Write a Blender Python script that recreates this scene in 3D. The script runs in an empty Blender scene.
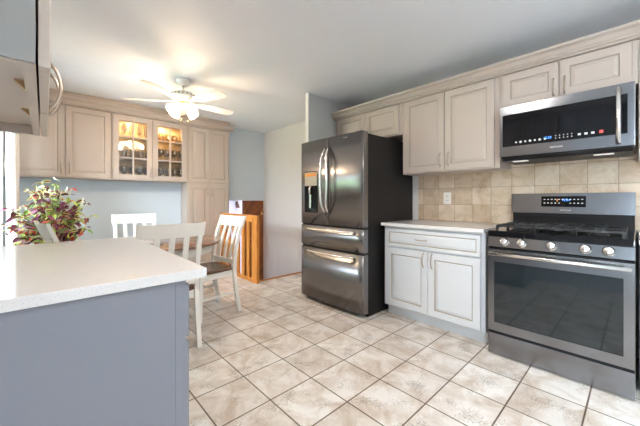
import bpy, bmesh, math, random
from mathutils import Vector, Matrix
random.seed(7)
S = bpy.context.scene
C = bpy.data.collections.new('kitchen'); S.collection.children.link(C)
PI = math.pi
R = math.radians

# ------------------------------------------------------------------ camera
cd = bpy.data.cameras.new('camera'); cam = bpy.data.objects.new('camera', cd); C.objects.link(cam)
cam.location = (0, 0, 1.14); cam.rotation_euler = (PI/2, 0, R(-43.0))
cd.sensor_fit = 'HORIZONTAL'; cd.sensor_width = 36; cd.lens = 36*296/640
cd.shift_y = (200-213)/640.0
cd.clip_start = 0.02
S.camera = cam
# ------------------------------------------------------------------ world
w = bpy.data.worlds.new('sky'); S.world = w; w.use_nodes = True
bg = w.node_tree.nodes['Background']
bg.inputs[0].default_value = (0.80, 0.90, 1.0, 1); bg.inputs[1].default_value = 1.6
# ------------------------------------------------------------------ view
S.view_settings.view_transform = 'Standard'; S.view_settings.look = 'None'
S.view_settings.gamma = 1; S.view_settings.use_curve_mapping = False
S.view_settings.exposure = 0.9
try:
    S.cycles.max_bounces = 10; S.cycles.diffuse_bounces = 6; S.cycles.sample_clamp_indirect = 6.0
    S.cycles.use_denoising = True
except Exception: pass
# ------------------------------------------------------------------ large lights
def area(name, loc, rot, sx, sy, power, col):
    l = bpy.data.lights.new(name, 'AREA'); l.shape = 'RECTANGLE'; l.size = sx; l.size_y = sy
    l.energy = power; l.color = col
    o = bpy.data.objects.new(name, l); C.objects.link(o); o.location = loc; o.rotation_euler = rot
    return o
# daylight entering through the left dining window and the near window
def sky_patch(name, y, dist, z, sy, sz, power, ty, tz):
    d = Vector((-0.33, ty, tz))-Vector((-0.33-dist, y, z))
    o = area(name, (-0.33-dist, y, z), (0, 0, 0), sy, sz, power, (0.68, 0.84, 1.0)); o.rotation_euler = d.to_track_quat('-Z', 'Y').to_euler(); return o
sky_patch('window_daylight', 3.6, 1.9, 2.9, 3.2, 2.6, 1000, 3.9, 1.3)
sky_patch('near_window_daylight', -0.9, 1.9, 2.7, 2.6, 2.4, 520, -1.05, 1.1)
area('lower_level_fill', (2.6, 5.75, 1.15), (0, 0, 0), 1.0, .8, 7, (0.9, 0.9, 1.0))  # fill lamp added inside the closed lower room
area('kitchen_fill_light', (1.20, 0.90, 2.36), (0, 0, 0), 0.34, 0.34, 11, (1.0, 0.95, 0.90))  # unseen lamp added to brighten the middle of the kitchen
area('near_fill_light', (0.75, -1.20, 2.36), (0, 0, 0), 0.34, 0.34, 19, (1.0, 0.96, 0.92))  # unseen lamp added behind the camera as fill

sl = bpy.data.lights.new('sun', 'SUN'); sl.energy = 280; sl.angle = R(1); sl.color = (.93, .97, 1.0)
so_ = bpy.data.objects.new('sun', sl); C.objects.link(so_); so_.rotation_euler = (0, R(38), 0)   # shines from the right over the roof on to the pale bounce ground
# ------------------------------------------------------------------ materials
def mat(name, col, rough=0.5, metal=0.0, spec=0.5, noise=0.0, nscale=8, bump=0.0, bscale=60, coat=0, emit=None, es=0, trans=0):
    m = bpy.data.materials.new(name); m.use_nodes = True
    nt = m.node_tree; b = nt.nodes['Principled BSDF']
    b.inputs['Base Color'].default_value = (*col, 1); b.inputs['Roughness'].default_value = rough
    b.inputs['Metallic'].default_value = metal; b.inputs['Specular IOR Level'].default_value = spec
    if coat: b.inputs['Coat Weight'].default_value = coat
    if trans: b.inputs['Transmission Weight'].default_value = trans
    if emit: b.inputs['Emission Color'].default_value = (*emit, 1); b.inputs['Emission Strength'].default_value = es
    tc = nt.nodes.new('ShaderNodeTexCoord')
    n = nt.nodes.new('ShaderNodeTexNoise'); n.inputs['Scale'].default_value = nscale; n.inputs['Detail'].default_value = 4
    nt.links.new(tc.outputs['Object'], n.inputs['Vector'])
    mx = nt.nodes.new('ShaderNodeMix'); mx.data_type = 'RGBA'
    k = max(noise, 0.015)
    mx.inputs[6].default_value = (*[c*(1-k) for c in col], 1); mx.inputs[7].default_value = (*[min(1, c*(1+k)) for c in col], 1)
    nt.links.new(n.outputs['Fac'], mx.inputs[0]); nt.links.new(mx.outputs[2], b.inputs['Base Color'])
    if bump:
        n2 = nt.nodes.new('ShaderNodeTexNoise'); n2.inputs['Scale'].default_value = bscale
        nt.links.new(tc.outputs['Object'], n2.inputs['Vector'])
        bp = nt.nodes.new('ShaderNodeBump'); bp.inputs['Strength'].default_value = bump; bp.inputs['Distance'].default_value = 0.01
        nt.links.new(n2.outputs['Fac'], bp.inputs['Height']); nt.links.new(bp.outputs['Normal'], b.inputs['Normal'])
    return m

def tile_mat(name, size, ox, oy, c1, c2, mortar, msize, axes, rough, spot, spotamt):
    m = bpy.data.materials.new(name); m.use_nodes = True
    nt = m.node_tree; b = nt.nodes['Principled BSDF']; L = nt.links.new
    tc = nt.nodes.new('ShaderNodeTexCoord'); sep = nt.nodes.new('ShaderNodeSeparateXYZ'); cmb = nt.nodes.new('ShaderNodeCombineXYZ')
    L(tc.outputs['Object'], sep.inputs[0])
    for i, (a, off) in enumerate(zip(axes, (ox, oy))):
        mt = nt.nodes.new('ShaderNodeMath'); mt.operation = 'SUBTRACT'; mt.inputs[1].default_value = off - 40*size
        L(sep.outputs[a], mt.inputs[0]); L(mt.outputs[0], cmb.inputs[i])
    br = nt.nodes.new('ShaderNodeTexBrick'); br.offset = 0; br.squash = 1
    br.inputs['Scale'].default_value = 1; br.inputs['Brick Width'].default_value = size; br.inputs['Row Height'].default_value = size
    br.inputs['Mortar Size'].default_value = msize; br.inputs['Mortar Smooth'].default_value = 0.2
    br.inputs['Color1'].default_value = (*c1, 1); br.inputs['Color2'].default_value = (*c2, 1); br.inputs['Mortar'].default_value = (*mortar, 1)
    br.inputs['Bias'].default_value = 0
    L(cmb.outputs[0], br.inputs['Vector'])
    # drifting stone clouds and dark pits
    n = nt.nodes.new('ShaderNodeTexNoise'); n.inputs['Scale'].default_value = 5.5; n.inputs['Detail'].default_value = 7; n.inputs['Roughness'].default_value = 0.65; n.inputs['Distortion'].default_value = 0.8
    L(tc.outputs['Object'], n.inputs['Vector'])
    r1 = nt.nodes.new('ShaderNodeValToRGB'); r1.color_ramp.elements[0].position = 0.33; r1.color_ramp.elements[1].position = 0.60
    r1.color_ramp.elements[0].color = (*spot, 1); r1.color_ramp.elements[1].color = (1, 1, 1, 1)
    L(n.outputs['Fac'], r1.inputs[0])
    mu = nt.nodes.new('ShaderNodeMix'); mu.data_type = 'RGBA'; mu.blend_type = 'MULTIPLY'; mu.inputs[0].default_value = 1
    L(br.outputs['Color'], mu.inputs[6]); L(r1.outputs[0], mu.inputs[7])
    n3 = nt.nodes.new('ShaderNodeTexNoise'); n3.inputs['Scale'].default_value = 95; n3.inputs['Detail'].default_value = 6
    L(tc.outputs['Object'], n3.inputs['Vector'])
    n4 = nt.nodes.new('ShaderNodeTexNoise'); n4.inputs['Scale'].default_value = 7; n4.inputs['Detail'].default_value = 2
    L(tc.outputs['Object'], n4.inputs['Vector'])
    ad = nt.nodes.new('ShaderNodeMath'); ad.operation = 'MULTIPLY'; L(n3.outputs['Fac'], ad.inputs[0]); L(n4.outputs['Fac'], ad.inputs[1])
    r2 = nt.nodes.new('ShaderNodeValToRGB'); r2.color_ramp.elements[0].position = 0.31; r2.color_ramp.elements[1].position = 0.375
    r2.color_ramp.elements[0].color = (0, 0, 0, 1); r2.color_ramp.elements[1].color = (spotamt,)*3+(1,)
    L(ad.outputs[0], r2.inputs[0])
    m2 = nt.nodes.new('ShaderNodeMix'); m2.data_type = 'RGBA'; m2.inputs[7].default_value = (0.20, 0.15, 0.11, 1)
    L(r2.outputs[0], m2.inputs[0]); L(mu.outputs[2], m2.inputs[6])
    L(m2.outputs[2], b.inputs['Base Color'])
    b.inputs['Roughness'].default_value = rough
    bp = nt.nodes.new('ShaderNodeBump'); bp.inputs['Strength'].default_value = 0.5; bp.inputs['Distance'].default_value = 0.003; bp.invert = True
    L(br.outputs['Fac'], bp.inputs['Height']); L(bp.outputs['Normal'], b.inputs['Normal'])
    return m

def wood_mat(name, c1, c2, scale=(1, 1, 8), rough=0.35, diag=False, rot=0.0):
    m = bpy.data.materials.new(name); m.use_nodes = True
    nt = m.node_tree; b = nt.nodes['Principled BSDF']; L = nt.links.new
    tc = nt.nodes.new('ShaderNodeTexCoord'); mp = nt.nodes.new('ShaderNodeMapping')
    mp.inputs['Rotation'].default_value = (0, rot, 0); mp.inputs['Scale'].default_value = scale
    L(tc.outputs['Object'], mp.inputs[0])
    n = nt.nodes.new('ShaderNodeTexNoise'); n.inputs['Scale'].default_value = 5; n.inputs['Detail'].default_value = 6; n.inputs['Distortion'].default_value = 0.6
    if diag:
        m0 = nt.nodes.new('ShaderNodeMapping'); m0.inputs['Rotation'].default_value = (0, R(diag), 0)
        L(tc.outputs['Object'], m0.inputs[0]); L(m0.outputs[0], mp.inputs[0]); mp.inputs['Rotation'].default_value = (0, 0, 0)
    L(mp.outputs[0], n.inputs['Vector'])
    r = nt.nodes.new('ShaderNodeValToRGB'); r.color_ramp.elements[0].position = 0.3; r.color_ramp.elements[1].position = 0.7
    r.color_ramp.elements[0].color = (*c1, 1); r.color_ramp.elements[1].color = (*c2, 1)
    L(n.outputs['Fac'], r.inputs[0]); out = r.outputs[0]
    if diag:
        wv = nt.nodes.new('ShaderNodeTexWave'); wv.inputs['Scale'].default_value = 1.0; wv.wave_profile = 'SAW'; wv.bands_direction = 'X'
        mp2 = nt.nodes.new('ShaderNodeMapping'); mp2.inputs['Rotation'].default_value = (0, R(diag), 0); mp2.inputs['Scale'].default_value = (3.2, 3.2, 3.2)
        L(tc.outputs['Object'], mp2.inputs[0]); L(mp2.outputs[0], wv.inputs['Vector'])
        rr = nt.nodes.new('ShaderNodeValToRGB'); rr.color_ramp.elements[0].position = 0.0; rr.color_ramp.elements[1].position = 0.07
        rr.color_ramp.elements[0].color = (0.25, 0.25, 0.25, 1); rr.color_ramp.elements[1].color = (1, 1, 1, 1)
        L(wv.outputs['Fac'], rr.inputs[0])
        mu = nt.nodes.new('ShaderNodeMix'); mu.data_type = 'RGBA'; mu.blend_type = 'MULTIPLY'; mu.inputs[0].default_value = 1
        L(out, mu.inputs[6]); L(rr.outputs[0], mu.inputs[7]); out = mu.outputs[2]
    L(out, b.inputs['Base Color']); b.inputs['Roughness'].default_value = rough
    return m

def thin_glass(name, tint=(1, 1, 1), gl=0.12):
    m = bpy.data.materials.new(name); m.use_nodes = True
    nt = m.node_tree; L = nt.links.new
    for n in list(nt.nodes):
        if n.type == 'BSDF_PRINCIPLED': nt.nodes.remove(n)
    out = nt.nodes['Material Output']
    t = nt.nodes.new('ShaderNodeBsdfTransparent'); t.inputs[0].default_value = (*tint, 1)
    g = nt.nodes.new('ShaderNodeBsdfGlossy'); g.inputs['Roughness'].default_value = 0.03
    fr = nt.nodes.new('ShaderNodeFresnel'); fr.inputs[0].default_value = 1.45
    ad = nt.nodes.new('ShaderNodeMath'); ad.operation = 'ADD'; ad.inputs[1].default_value = gl; L(fr.outputs[0], ad.inputs[0])
    mx = nt.nodes.new('ShaderNodeMixShader'); L(ad.outputs[0], mx.inputs[0]); L(t.outputs[0], mx.inputs[1]); L(g.outputs[0], mx.inputs[2])
    L(mx.outputs[0], out.inputs[0])
    return m

PAINT = mat('cabinet_paint', (0.66, 0.67, 0.68), 0.42, noise=0.02)
PAINTU = mat('wall_cabinet_paint_warm_lit', (0.47, 0.39, 0.33), 0.42, noise=0.02)  # same cabinet paint, with the warmer, dimmer light put into its colour
GLAZE = mat('cabinet_glaze', (0.38, 0.32, 0.26), 0.55)
WALL = mat('wall_paint', (0.59, 0.67, 0.74), 0.6, noise=0.02, bump=0.05, bscale=200)
WALLP = mat('partition_paint', (0.58, 0.58, 0.56), 0.6)
WALLR = mat('stair_wall_paint', (0.72, 0.68, 0.645), 0.5, noise=0.02, bump=0.05, bscale=200)
CEIL = mat('ceiling_paint', (0.86, 0.88, 0.91), 0.55, noise=0.02)
TRIM = mat('white_trim', (0.82, 0.80, 0.77), 0.4)
FLOOR = tile_mat('floor_tile', 0.3088, 1.2529, 1.4267, (0.70, 0.65, 0.60), (0.82, 0.79, 0.75), (0.16, 0.11, 0.075), 0.0045, (0, 1), 0.34, (0.68, 0.58, 0.49), 0.48)
SPLASH = tile_mat('backsplash_tile', 0.172, 0.955, 0.920, (0.56, 0.42, 0.29), (0.74, 0.61, 0.47), (0.42, 0.32, 0.22), 0.003, (1, 2), 0.5, (0.76, 0.66, 0.55), 0.3)
QUARTZ = mat('quartz', (0.79, 0.76, 0.74), 0.12)
STEEL = mat('black_stainless', (0.25, 0.24, 0.24), 0.27, metal=1.0, noise=0.05, nscale=3)
STEEL2 = mat('range_stainless', (0.26, 0.265, 0.28), 0.22, metal=1.0, noise=0.04, nscale=3)
CHROME = mat('brushed_steel', (0.74, 0.71, 0.68), 0.25, metal=1.0)
NICKEL = mat('satin_nickel', (0.44, 0.37, 0.30), 0.32, metal=1.0)
BLACK = mat('black_side', (0.010, 0.009, 0.009), 0.45, spec=0.25)
BGLASS = mat('black_glass', (0.006, 0.006, 0.007), 0.05, spec=0.25)
OGLASS = mat('oven_glass', (0.012, 0.017, 0.02), 0.05, spec=0.7)
IRON = mat('cast_iron', (0.02, 0.02, 0.02), 0.35, bump=0.2)
DARK = mat('dark_gap', (0.01, 0.01, 0.01), 0.8)
WHITEP = mat('white_painted_wood', (0.84, 0.80, 0.73), 0.35, noise=0.02)
SEAT = wood_mat('dark_seat_wood', (0.075, 0.035, 0.02), (0.16, 0.08, 0.045), (1, 6, 6), 0.22)
OAK = wood_mat('orange_oak', (0.42, 0.13, 0.015), (0.62, 0.25, 0.04), (6, 6, 1), 0.4)
PANELW = wood_mat('red_brown_boards', (0.13, 0.033, 0.006), (0.34, 0.10, 0.02), (9, 9, 1), 0.5, diag=-35)
PINE = wood_mat('cabinet_underside_wood', (0.50, 0.30, 0.14), (0.66, 0.43, 0.22), (6, 1, 6), 0.5)
CABIN = wood_mat('cabinet_interior', (0.42, 0.27, 0.12), (0.62, 0.43, 0.22), (1, 1, 6), 0.35)
GLASS = thin_glass('pane_glass', (0.97, 0.97, 0.96), 0.03)
WINE = thin_glass('drinkware_glass', (0.97, 0.96, 0.94), 0.22)
WINEY = thin_glass('amber_drinkware', (0.85, 0.72, 0.35), 0.18)
SHADE = mat('lit_frosted_shade', (1, 0.9, 0.75), 0.5, emit=(1.0, 0.80, 0.52), es=7.0)
LED = mat('blue_display', (0.02, 0.05, 0.2), 0.3, emit=(0.08, 0.35, 1.0), es=1.6)
ICON = mat('pale_icons', (0.7, 0.68, 0.65), 0.5)
REDI = mat('red_icon', (0.6, 0.05, 0.04), 0.5)
AMB = mat('amber_display', (0.7, 0.25, 0.05), 0.4)
CURT = mat('white_curtain', (0.86, 0.84, 0.82), 0.8, noise=0.03)
BURG = mat('burgundy_leaf', (0.13, 0.018, 0.035), 0.4, noise=0.3)
PINKL = mat('pink_leaf', (0.26, 0.06, 0.12), 0.45, noise=0.3)
LIME = mat('lime_leaf', (0.50, 0.58, 0.12), 0.45, noise=0.2)
GREENL = mat('green_leaf', (0.16, 0.30, 0.07), 0.45, noise=0.3)
REDL = mat('red_leaf', (0.55, 0.05, 0.03), 0.45, noise=0.2)
STEM = mat('plant_stem', (0.52, 0.60, 0.32), 0.6)
POT = mat('white_glazed_pot', (0.80, 0.79, 0.77), 0.25)
SOIL = mat('potting_soil', (0.05, 0.03, 0.02), 0.9)
FANW = mat('fan_white', (0.84, 0.81, 0.76), 0.35)
BRASS = mat('brass', (0.75, 0.50, 0.20), 0.25, metal=1.0)
PLATE = mat('outlet_plastic', (0.85, 0.80, 0.74), 0.35)
LAV = mat('lavender_wall', (0.66, 0.65, 0.74), 0.6)
CARPET = mat('stair_carpet', (0.34, 0.27, 0.22), 0.95, bump=0.5, bscale=300)
BOUNCE = mat('bounce_ground', (0.50, 0.56, 0.62), 0.9, noise=0.1, nscale=3)  # unseen pale ground, added to bounce sunlight up to the ceiling
HEDGE = mat('hedge_leaves', (0.12, 0.26, 0.07), 0.8, noise=0.5, nscale=9)
def speck(m):
    nt = m.node_tree; b = nt.nodes['Principled BSDF']; L = nt.links.new
    src = b.inputs['Base Color'].links[0].from_socket
    tc = nt.nodes.new('ShaderNodeTexCoord'); v = nt.nodes.new('ShaderNodeTexVoronoi'); v.inputs['Scale'].default_value = 170
    L(tc.outputs['Object'], v.inputs['Vector'])
    r = nt.nodes.new('ShaderNodeValToRGB'); r.color_ramp.elements[0].position = 0.10; r.color_ramp.elements[1].position = 0.22
    r.color_ramp.elements[0].color = (0.62, 0.60, 0.60, 1); r.color_ramp.elements[1].color = (1, 1, 1, 1)
    L(v.outputs['Distance'], r.inputs[0])
    mu = nt.nodes.new('ShaderNodeMix'); mu.data_type = 'RGBA'; mu.blend_type = 'MULTIPLY'; mu.inputs[0].default_value = 1
    L(src, mu.inputs[6]); L(r.outputs[0], mu.inputs[7]); L(mu.outputs[2], b.inputs['Base Color'])
speck(QUARTZ)

# ------------------------------------------------------------------ mesh builder
class MB:
    def __init__(s): s.v = []; s.f = []; s.m = []; s.sm = []
    def add(s, vs, fs, mi=0, smooth=False):
        b = len(s.v); s.v += [tuple(v) for v in vs]
        for f in fs: s.f.append([b+i for i in f]); s.m.append(mi); s.sm.append(smooth)
        return s
    def box(s, x0, x1, y0, y1, z0, z1, mi=0, bev=0.0):
        if bev <= 0:
            vs = [(x, y, z) for x in (x0, x1) for y in (y0, y1) for z in (z0, z1)]
            return s.add(vs, [(0,1,3,2),(4,6,7,5),(0,4,5,1),(2,3,7,6),(0,2,6,4),(1,5,7,3)], mi)
        bm = bmesh.new(); bmesh.ops.create_cube(bm, size=1)
        for v in bm.verts: v.co = Vector(((x0+x1)/2+v.co.x*(x1-x0), (y0+y1)/2+v.co.y*(y1-y0), (z0+z1)/2+v.co.z*(z1-z0)))
        bmesh.ops.bevel(bm, geom=list(bm.edges), offset=bev, segments=2, affect='EDGES', profile=0.7)
        return s.bm(bm, mi)
    def bm(s, bm, mi=0, smooth=False):
        bm.verts.ensure_lookup_table(); bm.normal_update()
        for i, v in enumerate(bm.verts): v.index = i
        s.add([v.co[:] for v in bm.verts], [[v.index for v in f.verts] for f in bm.faces], mi, smooth); bm.free(); return s
    def obox(s, M, sx, sy, sz, mi=0, bev=0.0):
        t = MB(); t.box(-sx/2, sx/2, -sy/2, sy/2, -sz/2, sz/2, mi, bev)
        return s.add([(M @ Vector(v))[:] for v in t.v], t.f, mi)
    def beam(s, a, b, w, d, mi=0, bev=0.0, up=(0, 1, 0)):
        a = Vector(a); b = Vector(b); z = (b-a); L = z.length; z.normalize()
        x = Vector(up).cross(z); x.normalize(); y = z.cross(x)
        M = Matrix((x, y, z)).transposed().to_4x4(); M.translation = (a+b)/2
        return s.obox(M, w, d, L, mi, bev)
    def tube(s, pts, r, mi=0, n=10, caps=True):
        pts = [Vector(p) for p in pts]; rings = []
        rs = r if isinstance(r, (list, tuple)) else [r]*len(pts)
        pv = None
        for i, p in enumerate(pts):
            t = (pts[min(i+1, len(pts)-1)] - pts[max(i-1, 0)]).normalized()
            if pv is None:
                a = Vector((0, 0, 1)) if abs(t.z) < 0.9 else Vector((1, 0, 0)); x = a.cross(t).normalized()
            else: x = (pv - t*pv.dot(t)).normalized()
            pv = x; y = t.cross(x)
            rings.append([(p + (x*math.cos(2*PI*k/n)+y*math.sin(2*PI*k/n))*rs[i])[:] for k in range(n)])
        vs = [v for rg in rings for v in rg]; fs = []
        for i in range(len(pts)-1):
            for k in range(n): fs.append((i*n+k, i*n+(k+1) % n, (i+1)*n+(k+1) % n, (i+1)*n+k))
        if caps: fs.append(tuple(range(n))[::-1]); fs.append(tuple((len(pts)-1)*n+k for k in range(n)))
        return s.add(vs, fs, mi, True)
    def lathe(s, prof, c=(0, 0, 0), mi=0, n=24, M=None):
        vs = []; fs = []
        for (r, z) in prof:
            for k in range(n):
                v = Vector((r*math.cos(2*PI*k/n), r*math.sin(2*PI*k/n), z))
                if M is not None: v = M @ v
                vs.append((v + Vector(c))[:])
        for i in range(len(prof)-1):
            for k in range(n): fs.append((i*n+k, i*n+(k+1) % n, (i+1)*n+(k+1) % n, (i+1)*n+k))
        if prof[0][0] > 1e-4: fs.append(tuple(range(n))[::-1])
        if prof[-1][0] > 1e-4: fs.append(tuple((len(prof)-1)*n+k for k in range(n)))
        return s.add(vs, fs, mi, True)
    def prism(s, poly, axis, a, b, mi=0):
        # poly in the two other axes (in order), extruded along axis from a to b
        def P(u, v, t):
            return {'x': (t, u, v), 'y': (u, t, v), 'z': (u, v, t)}[axis]
        n = len(poly); vs = [P(u, v, a) for u, v in poly]+[P(u, v, b) for u, v in poly]
        fs = [tuple(range(n))[::-1], tuple(range(n, 2*n))]+[(i, (i+1) % n, n+(i+1) % n, n+i) for i in range(n)]
        return s.add(vs, fs, mi)
    def rings(s, x0, x1, z0, z1, rg, y0=0.0, flip=1):
        # nested rectangle profile facing -y ; rg = [(inset, y, mat)]
        vs = []; fs = []; ms = []
        for ins, y, mi in rg:
            vs += [(x0+ins, y, z0+ins), (x1-ins, y, z0+ins), (x1-ins, y, z1-ins), (x0+ins, y, z1-ins)]
        b = len(s.v); s.v += vs
        for i in range(len(rg)-1):
            for k in range(4):
                s.f.append([b+i*4+k, b+i*4+(k+1) % 4, b+(i+1)*4+(k+1) % 4, b+(i+1)*4+k]); s.m.append(rg[i+1][2]); s.sm.append(False)
        e = b+(len(rg)-1)*4; s.f.append([e, e+1, e+2, e+3]); s.m.append(0); s.sm.append(False)
        return s
    def build(s, name, mats, parent=None, fix=True, **kw):
        me = bpy.data.meshes.new(name); me.from_pydata(s.v, [], s.f)
        if not isinstance(mats, (list, tuple)): mats = [mats]
        for m in mats: me.materials.append(m)
        me.polygons.foreach_set('material_index', s.m); me.polygons.foreach_set('use_smooth', s.sm)
        if fix:
            bm = bmesh.new(); bm.from_mesh(me); bmesh.ops.recalc_face_normals(bm, faces=bm.faces); bm.to_mesh(me); bm.free()
        me.update()
        o = bpy.data.objects.new(name, me); C.objects.link(o)
        if parent is not None: o.parent = parent
        for k, v in kw.items(): o[k] = v
        return o
def thing(name, label, cat, loc=(0, 0, 0), rz=0.0, group=None):
    o = bpy.data.objects.new(name, None); C.objects.link(o); o.location = loc; o.rotation_euler = (0, 0, rz)
    o.empty_display_size = 0.1; o['label'] = label; o['category'] = cat
    if group: o['group'] = group
    return o
def tag(o, label, cat, group=None):
    o['label'] = label; o['category'] = cat
    if group: o['group'] = group
    return o
def copy_tree(o, parent=None):
    c = o.copy(); C.objects.link(c)
    if parent is not None: c.parent = parent
    for ch in list(o.children): copy_tree(ch, c)
    return c
def text_mb(txt, size, M, depth=0.0004):
    cu = bpy.data.curves.new('t', 'FONT'); cu.body = txt; cu.size = size; cu.align_x = 'CENTER'; cu.align_y = 'CENTER'; cu.extrude = depth
    o = bpy.data.objects.new('t', cu); C.objects.link(o)
    bpy.context.view_layer.update()
    me = bpy.data.meshes.new_from_object(o.evaluated_get(bpy.context.evaluated_depsgraph_get()))
    mb = MB(); mb.add([(M @ v.co)[:] for v in me.vertices], [list(p.vertices) for p in me.polygons])
    bpy.data.objects.remove(o); bpy.data.meshes.remove(me); bpy.data.curves.remove(cu)
    return mb
FACE = Matrix.Rotation(PI/2, 4, 'X')      # text in xz facing -y
def TM(x, y, z): return Matrix.Translation((x, y, z)) @ FACE
RW = -PI/2     # units on the right wall face -X

# ------------------------------------------------------------------ room shell
def struct(name, mb, m, **kw):
    o = mb.build(name, m, **kw); o['kind'] = 'structure'; return o
XL, XR, YB, YN, ZC = -0.33, 3.14, 4.95, -2.0, 2.44
f = MB(); f.box(XL, XR, YN, 3.6, -0.2, 0); f.box(XL, 2.13, 3.6, YB, -0.2, 0); struct('floor', f, FLOOR)
c = MB(); c.box(XL-.15, XR+.15, YN-.15, YB+.15, ZC, ZC+.15); struct('ceiling', c, CEIL)
# left wall with window opening
wy0, wy1, wz0, wz1 = 3.36, 4.50, 0.62, 2.02
py0, py1, pz0, pz1 = -1.75, -.35, .12, 2.05
m_ = MB(); m_.box(XL-.15, XL, YN-.15, py0, -0.2, ZC); m_.box(XL-.15, XL, py1, wy0, -0.2, ZC); m_.box(XL-.15, XL, py0, py1, -0.2, pz0); m_.box(XL-.15, XL, py0, py1, pz1, ZC); m_.box(XL-.15, XL, wy1, YB+.15, -0.2, ZC); m_.box(XL-.15, XL, wy0, wy1, -0.2, wz0); m_.box(XL-.15, XL, wy0, wy1, wz1, ZC)
struct('wall_left', m_, WALL)
m_ = MB(); m_.box(XL, 2.13, YB, YB+.15, -0.2, ZC); m_.box(2.13, XR+.15, YB, YB+.15, 1.13, ZC); struct('wall_back', m_, WALL)
m_ = MB(); m_.box(XR, XR+.15, YN-.15, YB+.15, -1.2, ZC); struct('wall_right', m_, WALLR)
m_ = MB(); m_.box(XL, XR, YN-.15, YN, -0.2, ZC); struct('wall_near', m_, WALL)
# partition behind the fridge
m_ = MB(); m_.box(2.345, XR-.001, 2.715, 2.76, 0, ZC-.001); pw = struct('wall_partition', m_, WALLP)
m_ = MB(); m_.box(2.335, 2.345, 2.712, 2.763, 0, ZC-.001); m_.build('edge_trim', TRIM, pw)
# bits of trim
m_ = MB(); m_.box(2.16, XR-.001, 3.60, 3.625, -0.03, 0.012); struct('trim_1', m_, OAK)
m_ = MB(); m_.box(2.13, XR-.001, 3.60, 3.62, -1.15, -.031); m_.box(2.105, 2.13, 3.62, YB, -1.15, -.2001); struct('wall_stairwell', m_, WALLR)
# windows
def window(name, along, a0, a1, z0, z1, pos, out, nx, nz):
    # along 'y' (left wall) or 'x' (near wall)
    def bx(mb, u0, u1, t0, t1, zz0, zz1):
        if along == 'y': mb.box(min(pos+out*t0, pos+out*t1), max(pos+out*t0, pos+out*t1), u0, u1, zz0, zz1)
        else: mb.box(u0, u1, min(pos+out*t0, pos+out*t1), max(pos+out*t0, pos+out*t1), zz0, zz1)
    g = MB(); bx(g, a0+.001, a1-.001, .070, .074, z0+.001, z1-.001); wo = struct(name, g, GLASS)
    fr = MB()
    bx(fr, a0+.001, a0+.05, .05, .10, z0+.001, z1-.001); bx(fr, a1-.05, a1-.001, .05, .10, z0+.001, z1-.001); bx(fr, a0+.05, a1-.05, .05, .10, z0+.001, z0+.05); bx(fr, a0+.05, a1-.05, .05, .10, z1-.05, z1-.001)
    fr.build('window_frame', TRIM, wo)
    mu = MB()
    for i in range(1, nx): u = a0+(a1-a0)*i/nx; bx(mu, u-.018, u+.018, .052, .098, z0+.05, z1-.05)
    for i in range(1, nz): zz = z0+(z1-z0)*i/nz; bx(mu, a0+.05, a1-.05, .054, .096, zz-.016, zz+.016)
    mu.build('muntin', TRIM, wo)
    cs = MB()
    bx(cs, a0-.07, a0, -.015, -.0005, z0-.07, z1+.07); bx(cs, a1, a1+.07, -.015, -.0005, z0-.07, z1+.07); bx(cs, a0, a1, -.015, -.0005, z1, z1+.07); bx(cs, a0, a1, -.015, -.0005, z0-.07, z0)
    cs.build('casing', TRIM, wo)
window('window_1', 'y', wy0, wy1, wz0, wz1, XL, -1, 2, 2)
window('window_2', 'y', py0, py1, pz0, pz1, XL, -1, 2, 1)
# lower level beyond the stairs
m_ = MB(); m_.box(0.9, XR+.6, 5.1, 6.5, -1.25, -1.15); m_.box(2.13, XR, 3.62, 5.1, -1.25, -1.15); struct('floor_lower', m_, CARPET)
m_ = MB(); m_.box(0.9, XR+.6, 6.4, 6.5, -1.15, 1.2); m_.box(.85, .95, 5.1, 6.4, -1.15, 1.2); m_.box(XR+.6, XR+.7, 5.1, 6.5, -1.15, 1.2); m_.box(.95, 2.13, 5.1, 5.12, -1.15, 1.13); struct('wall_lower', m_, LAV)
m_ = MB(); m_.box(0.85, XR+.7, 5.1, 6.5, 1.2, 1.25); struct('ceiling_lower', m_, CEIL)
sc = thing('wall_lamp', 'small dark brown wall lamp glimpsed through the gap above the stairs', 'lamp', (3.30, 6.399, .98))
mb = MB(); mb.box(-.03, .03, -.015, 0, .03, .13, 0, .004); mb.tube([(0, -.012, .08), (0, -.05, .10), (0, -.06, .07)], .008); mb.build('bracket', SEAT, sc)
mb = MB(); mb.lathe([(.02, .075), (.045, -.02), (.042, -.02), (.018, .07)], (0, -.06, 0), n=16); mb.build('lamp_shade', SEAT, sc)
st = MB()
for i in range(5): st.box(2.14, XR-.002, 3.621+i*.26, 3.621+(i+1)*.26, -1.149, -.19*(i+1))
struct('stairs', st, CARPET)
dr = MB(); dr.box(2.705, XR-.002, 4.99, 5.03, -1.1, 1.128); d3 = struct('door_1', dr, PANELW)
k = MB(); k.lathe([(0.0, 0), (.02, .002), (.012, .01), (.012, .03), (.03, .045), (.032, .06), (.02, .075), (0, .078)], (0, 0, 0), n=16, M=Matrix.Translation((3.06, 4.989, .88)) @ Matrix.Rotation(PI/2, 4, 'X')); k.build('door_knob', BRASS, d3)
# baseboard, only where walls are bare
m_ = MB(); m_.box(XL+.001, 1.57, YB-.016, YB-.001, 0, .09); struct('baseboard_back', m_, TRIM)
m_ = MB(); m_.box(XL+.001, XL+.015, 2.2, YB-.02, 0, .09); struct('baseboard_left', m_, TRIM)
# backsplash
m_ = MB(); m_.box(XR-.012, XR-.0005, -.75, 1.705, .915, 1.60); struct('wall_backsplash', m_, SPLASH)
# board between cabinet crown and ceiling in the dining nook
m_ = MB(); m_.box(XL+.001, 2.275, 4.645, 4.665, 2.34, ZC-.0005); struct('trim_3', m_, PAINTU)

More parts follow.
